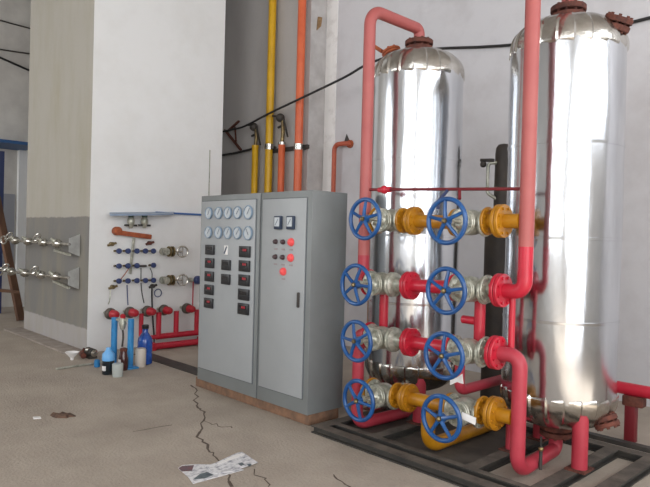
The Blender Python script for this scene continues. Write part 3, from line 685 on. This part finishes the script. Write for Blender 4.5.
# ================================================================== VALVE LINES ON THE BANDED FACE
def valve_line(ya, yb, xa, xb, label, n):
    A = at(xa, ya, 1, 3.13); B = at(xb, yb, 1, 3.22); B.x = min(B.x, -8.28)
    t = empty('steel_valve_line', (A+B)/2, label, 'valve', 'bright steel valve lines on the grey painted wall')
    MB().cyl(A, B, .022, 12).build('pipe', CHROME, t)
    d = B-A
    for k in range(n):
        p = A+d*((.10, .34, .60, .82)[k])
        MB().lathe([(.03, -.10), (.055, -.06), (.065, 0), (.055, .06), (.03, .10)], p, d, 16).build('valve_body', CHROME, t)
        MB().lathe([(.03, 0), (.04, .05), (.025, .08), (.018, .11)], p, (0, -.8, .6), 12).build('valve_neck', GALV, t)
        if k in (0, 2): MB().torus(p+Vector((0, -.09, .07)), (.3, -.8, .6), .06, .012, 20, 8).bar(p+Vector((-.06, -.09, .07)), p+Vector((.06, -.09, .07)), .014, .01).build('handwheel', CHROME, t)
    MB().cyl(A+d*.05, A+d*.05+Vector((0, -.12, .02)), .02, 10).torus(A+d*.04+Vector((0, -.12, .0)), (.4, -1, 0), .06, .012, 20, 8).build('end_valve', CHROME, t)
    MB().prism([(B.x-.02, 3.365, B.z-.16), (B.x-.02, 3.22, B.z-.10), (B.x-.02, 3.22, B.z+.08), (B.x-.02, 3.365, B.z+.14)], (.015, 0, 0)).build('end_plate', PLATE, t)
    MB().bar((B.x-.75, 3.30, B.z-.10), (B.x-.02, 3.24, B.z-.14), .03, .03).bar((B.x-.75, 3.30, B.z-.10), (B.x-.75, 3.37, B.z-.10), .03, .03).build('bracket', GALV, t)
valve_line(240, 245, 10, 77, 'upper bright steel valve line on the grey painted wall', 4)
valve_line(271, 279, 6, 76, 'lower bright steel valve line on the grey painted wall', 4)

# ================================================================== FAR LEFT CORNER
XF = -13.7
def F(px, py, off=0): return at(px, py, 0, XF+off)
pa, pb = F(16, 220).y, F(31, 220).y
struct(MB().box(XF, XF+.12, pa, pb+.2, 0, F(20, 149).z).build('trim_4', WHITE))
struct(MB().box(XF, XF+.03, F(-6, 220).y, F(14, 220).y, .9, F(10, 194).z).build('door_1', FARP))
t = empty('blue_awning', F(5, 146, .4), 'blue awning edge at the far left beyond the painted block', 'awning')
MB().box(XF, XF+1.0, F(-30, 146).y, F(24, 146).y, F(5, 149).z, F(5, 146).z).build('slab', AWN, t)
tag(MB().box(XF+.85, XF+1.0, F(-9, 200, .9).y, F(2, 200, .9).y, 0, F(5, 152, .9).z).build('blue_post', BLUEDOOR), 'dark blue post under the awning at the left picture edge', 'post')
for (a, b_, lab) in (((-90, -6), (70, 39), 'upper grey wire across the far left wall'), ((-90, 34), (70, 59.5), 'middle grey wire across the far left wall'), ((-90, 16), (70, 88), 'lower dark wire sagging across the far left wall')):
    dy = 0 if 'lower' not in lab else 0
    A, B = F(*a, .04), F(*b_, .04)
    tag(MB().tube(smooth_path([A, (A+B)/2+Vector((0, 0, -.02)), B]), .015 if 'dark' not in lab else .022, 8).build('wire', RUBBER if 'dark' in lab else DARKS), lab, 'wire')
A = at(-4, 196, 0, -12.0); B = at(21, 316, 0, -11.4); B.z = .02
t = empty('leaning_plank', B, 'brown timber plank leaning at the far left edge', 'plank')
MB().bar(A, B, .14, .06, .006).build('plank', WOOD, t)
MB().bar(at(-4, 290, 0, -11.6), at(19, 292, 0, -11.5), .10, .05).build('crosspiece', WOOD, t)

# ================================================================== FLOOR OBJECTS
def G(px, py, z=0): return at(px, py, 2, z)
# blue two-post stand
pL, pR = G(113.5, 366), G(130, 368); h = at(129, 319, 0, pR.x).z
t = empty('blue_stand', (pL+pR)/2, 'light blue two-post stand on the floor under the leftmost regulators', 'stand')
for p in (pL, pR):
    MB().cyl((p.x, p.y, .012), (p.x, p.y, h), .036, 16).build('post', SKYB, t); MB().box(p.x-.09, p.x+.09, p.y-.07, p.y+.07, 0, .02, .004).build('foot', SKYB, t)
MB().bar((pL.x, pL.y, h-.02), (pR.x, pR.y, h-.02), .03, .025).build('crossbar', GALV, t)
c = (pL+pR)/2; c.z = h
MB().lathe([(.02, -.14), (.03, -.12), (.045, -.06), (.03, -.02), (.025, .02)], c, (0, 0, 1), 14).build('pump_body', GALV, t)
MB().lathe([(.03, 0), (.035, .03), (.015, .05)], c, (0, 0, 1), 12).build('pump_knob', RED_CAP, t)
MB().tube(smooth_path([c+Vector((0, 0, -.12)), c+Vector((.02, 0, -.22)), c+Vector((0, 0, -.34))]), .012, 8).build('suction_tube', DARKS, t)
def bottle(p, prof, M, name, label, cap=None, capM=None, extra=None):
    t = empty(name, p, label, 'bottle' if 'bottle' in name else 'container')
    MB().lathe(prof, p, (0, 0, 1), 28).build('body', M, t)
    if cap: MB().lathe(cap, p, (0, 0, 1), 24).build('cap', capM, t)
    return t
p = G(138.5, 366); p.y += .12; p.x -= .08
bottle(p, [(.08, 0), (.09, .01), (.09, .12), (.084, .14), (.09, .16), (.09, .28), (.082, .32), (.045, .37), (.035, .39), (.035, .43)], WATERB, 'water_bottle', 'large blue water bottle with dark cap beside the light blue stand', [(.04, .43), (.042, .435), (.042, .475), (.03, .48)], BLACKP)
p = G(140.5, 366.5)
bottle(p, [(.058, 0), (.062, .008), (.062, .20), (.055, .215), (.05, .22), (.001, .221)], CREAM, 'cream_canister', 'cream cylindrical canister in front of the large blue bottle')
p = G(108, 374)
bottle(p, [(.06, 0), (.066, .01), (.066, .15), (.05, .17)], BOTTD, 'oil_bottle', 'dark bottle with light blue top, leftmost in front of the stand', [(.066, .155), (.07, .17), (.066, .23), (.035, .265), (.028, .28), (.025, .30), (.001, .302)], CAPB)
MB().box(p.x-.0, p.x+.05, p.y-.072, p.y-.05, .05, .10).build('bottle_label', PAPER, bpy.data.objects['oil_bottle'])
p = G(117.5, 376.5)
bottle(p, [(.052, 0), (.056, .006), (.06, .14), (.056, .145), (.001, .146)], PALE, 'pale_cup', 'pale plastic cup in front of the brown bottle')
p = G(121.5, 371); p.x -= .04; p.y += .04
t = bottle(p, [(.05, 0), (.055, .01), (.055, .14), (.045, .18), (.04, .22)], BOTTBR, 'brown_bottle', 'dark brown bottle standing inside the blue stand', [(.042, .22), (.044, .25), (.02, .26)], RUST)
MB().box(p.x-.01, p.x+.03, p.y-.06, p.y-.045, .06, .13).build('bottle_label', PAPER, t)
p = G(72, 360)
tag(MB().lathe([(.014, 0), (.02, .004), (.022, .03), (.082, .095), (.085, .10), (.078, .10), (.016, .035)], p, (0, 0, 1), 28).build('white_funnel', PAPER), 'white plastic funnel on the floor by the painted block', 'funnel')
p = G(91, 358)
t = empty('pump_motor', p, 'small black and silver pump lying at the corner of the painted block', 'pump')
MB().cyl(p+Vector((-.1, .0, .075)), p+Vector((.08, .0, .075)), .052, 18).box(p.x-.09, p.x+.07, p.y-.05, p.y+.05, 0, .03).build('motor', DARKS, t)
MB().lathe([(.04, 0), (.045, .02), (.02, .05)], p+Vector((.08, -.0, .075)), (1, 0, 0), 14).build('end_cap', CHROME, t); MB().ball(p+Vector((0, -.05, .11)), .028).build('inlet', CHROME, t)
p = G(82, 357)
tag(MB().cyl(p+Vector((-.08, .03, .035)), p+Vector((.12, -.03, .035)), .034, 14).cyl(p+Vector((0, 0, .035)), p+Vector((.02, .02, .11)), .02, 10).build('pipe_fitting', RUST), 'rusty pipe fitting on the floor between funnel and pump', 'fitting')
p = G(97, 367)
tag(MB().lathe([(.03, 0), (.034, .004), (.034, .08), (.02, .09)], p, (0, 0, 1), 16).build('blue_cup', SKYB), 'small blue cup beside the dark bottle', 'cup')
A = G(56, 369, .012); B = G(104, 362, .012)
tag(MB().tube([A, (A+B)/2, B], .013, 10).build('steel_rod', GALV), 'grey steel rod lying on the floor before the funnel', 'rod')
# dark scrap, paper scrap
RAG = mat('dirty_rag', (112, 86, 70), .95, c2=(72, 56, 48), scale=30, bump=.6)
g = MB(); n = 14; p = G(62, 416)
ring = [Vector((math.cos(2*math.pi*k/n)*.115*random.uniform(.7, 1.15), math.sin(2*math.pi*k/n)*.07*random.uniform(.7, 1.15), 0)) for k in range(n)]
rot = Matrix.Rotation(R(42), 3, 'Z'); ring = [rot @ q for q in ring]
vs = [p+q for q in ring]+[p+q*.72+Vector((0, 0, .022*random.uniform(.5, 1.4))) for q in ring]+[p+Vector((0, 0, .02))]
fs = [(k, (k+1) % n, n+(k+1) % n, n+k) for k in range(n)]+[(n+k, n+(k+1) % n, 2*n) for k in range(n)]+[tuple(range(n))[::-1]]
tag(g.add(vs, fs).build('dirty_rag', RAG), 'crumpled dirty brown rag flat on the open floor at left', 'rag')
p = G(37, 418)
tag(MB().prism([p+Vector((-.04, -.02, 0)), p+Vector((.02, -.035, 0)), p+Vector((.04, .02, 0)), p+Vector((-.01, .03, 0))], (0, 0, .006)).build('paper_scrap', PAPER), 'white paper scrap left of the brown rag', 'paper')
# newspapers
def sheet(px, z, M, label, name='newspaper', extra=()):
    t = empty(name, G(*px[0], z), label, 'newspaper', 'newspapers on the floor')
    MB().prism([G(x, y, z) for x, y in px], (0, 0, .003)).build('sheet', M, t)
    for q, MM in extra: MB().prism([G(x, y, z+.003) for x, y in q], (0, 0, .001)).build('printed_picture', MM, t)
sheet([(178, 468.5), (182, 465.5), (197, 464.5), (214, 465), (244, 470), (193, 484), (188, 477)], .001, NEWS, 'open newspaper sheet with a dark red picture, lying left of the other', extra=[([(178.5, 468.5), (182, 466), (194, 465.2), (192, 471), (182, 471.5)], NEWSR), ([(193, 479.5), (200, 474), (207, 472), (214, 475), (204, 478.5)], NEWSG)])
sheet([(205, 466.5), (216, 463), (236, 453.5), (242, 452.2), (258, 462.8), (232, 471.5), (215, 474)], .006, NEWS, 'folded newspaper sheet with white upper edge, lying nearer the tanks', extra=[([(238, 464), (242, 462.5), (245, 464.5), (241, 466)], NEWSG), ([(247, 464.5), (250, 463.5), (252, 465), (249, 466.5)], NEWSG), ([(217, 463.2), (236, 454.6), (242, 453), (245, 455), (240, 456.5), (219, 464.4)], PAPER)])
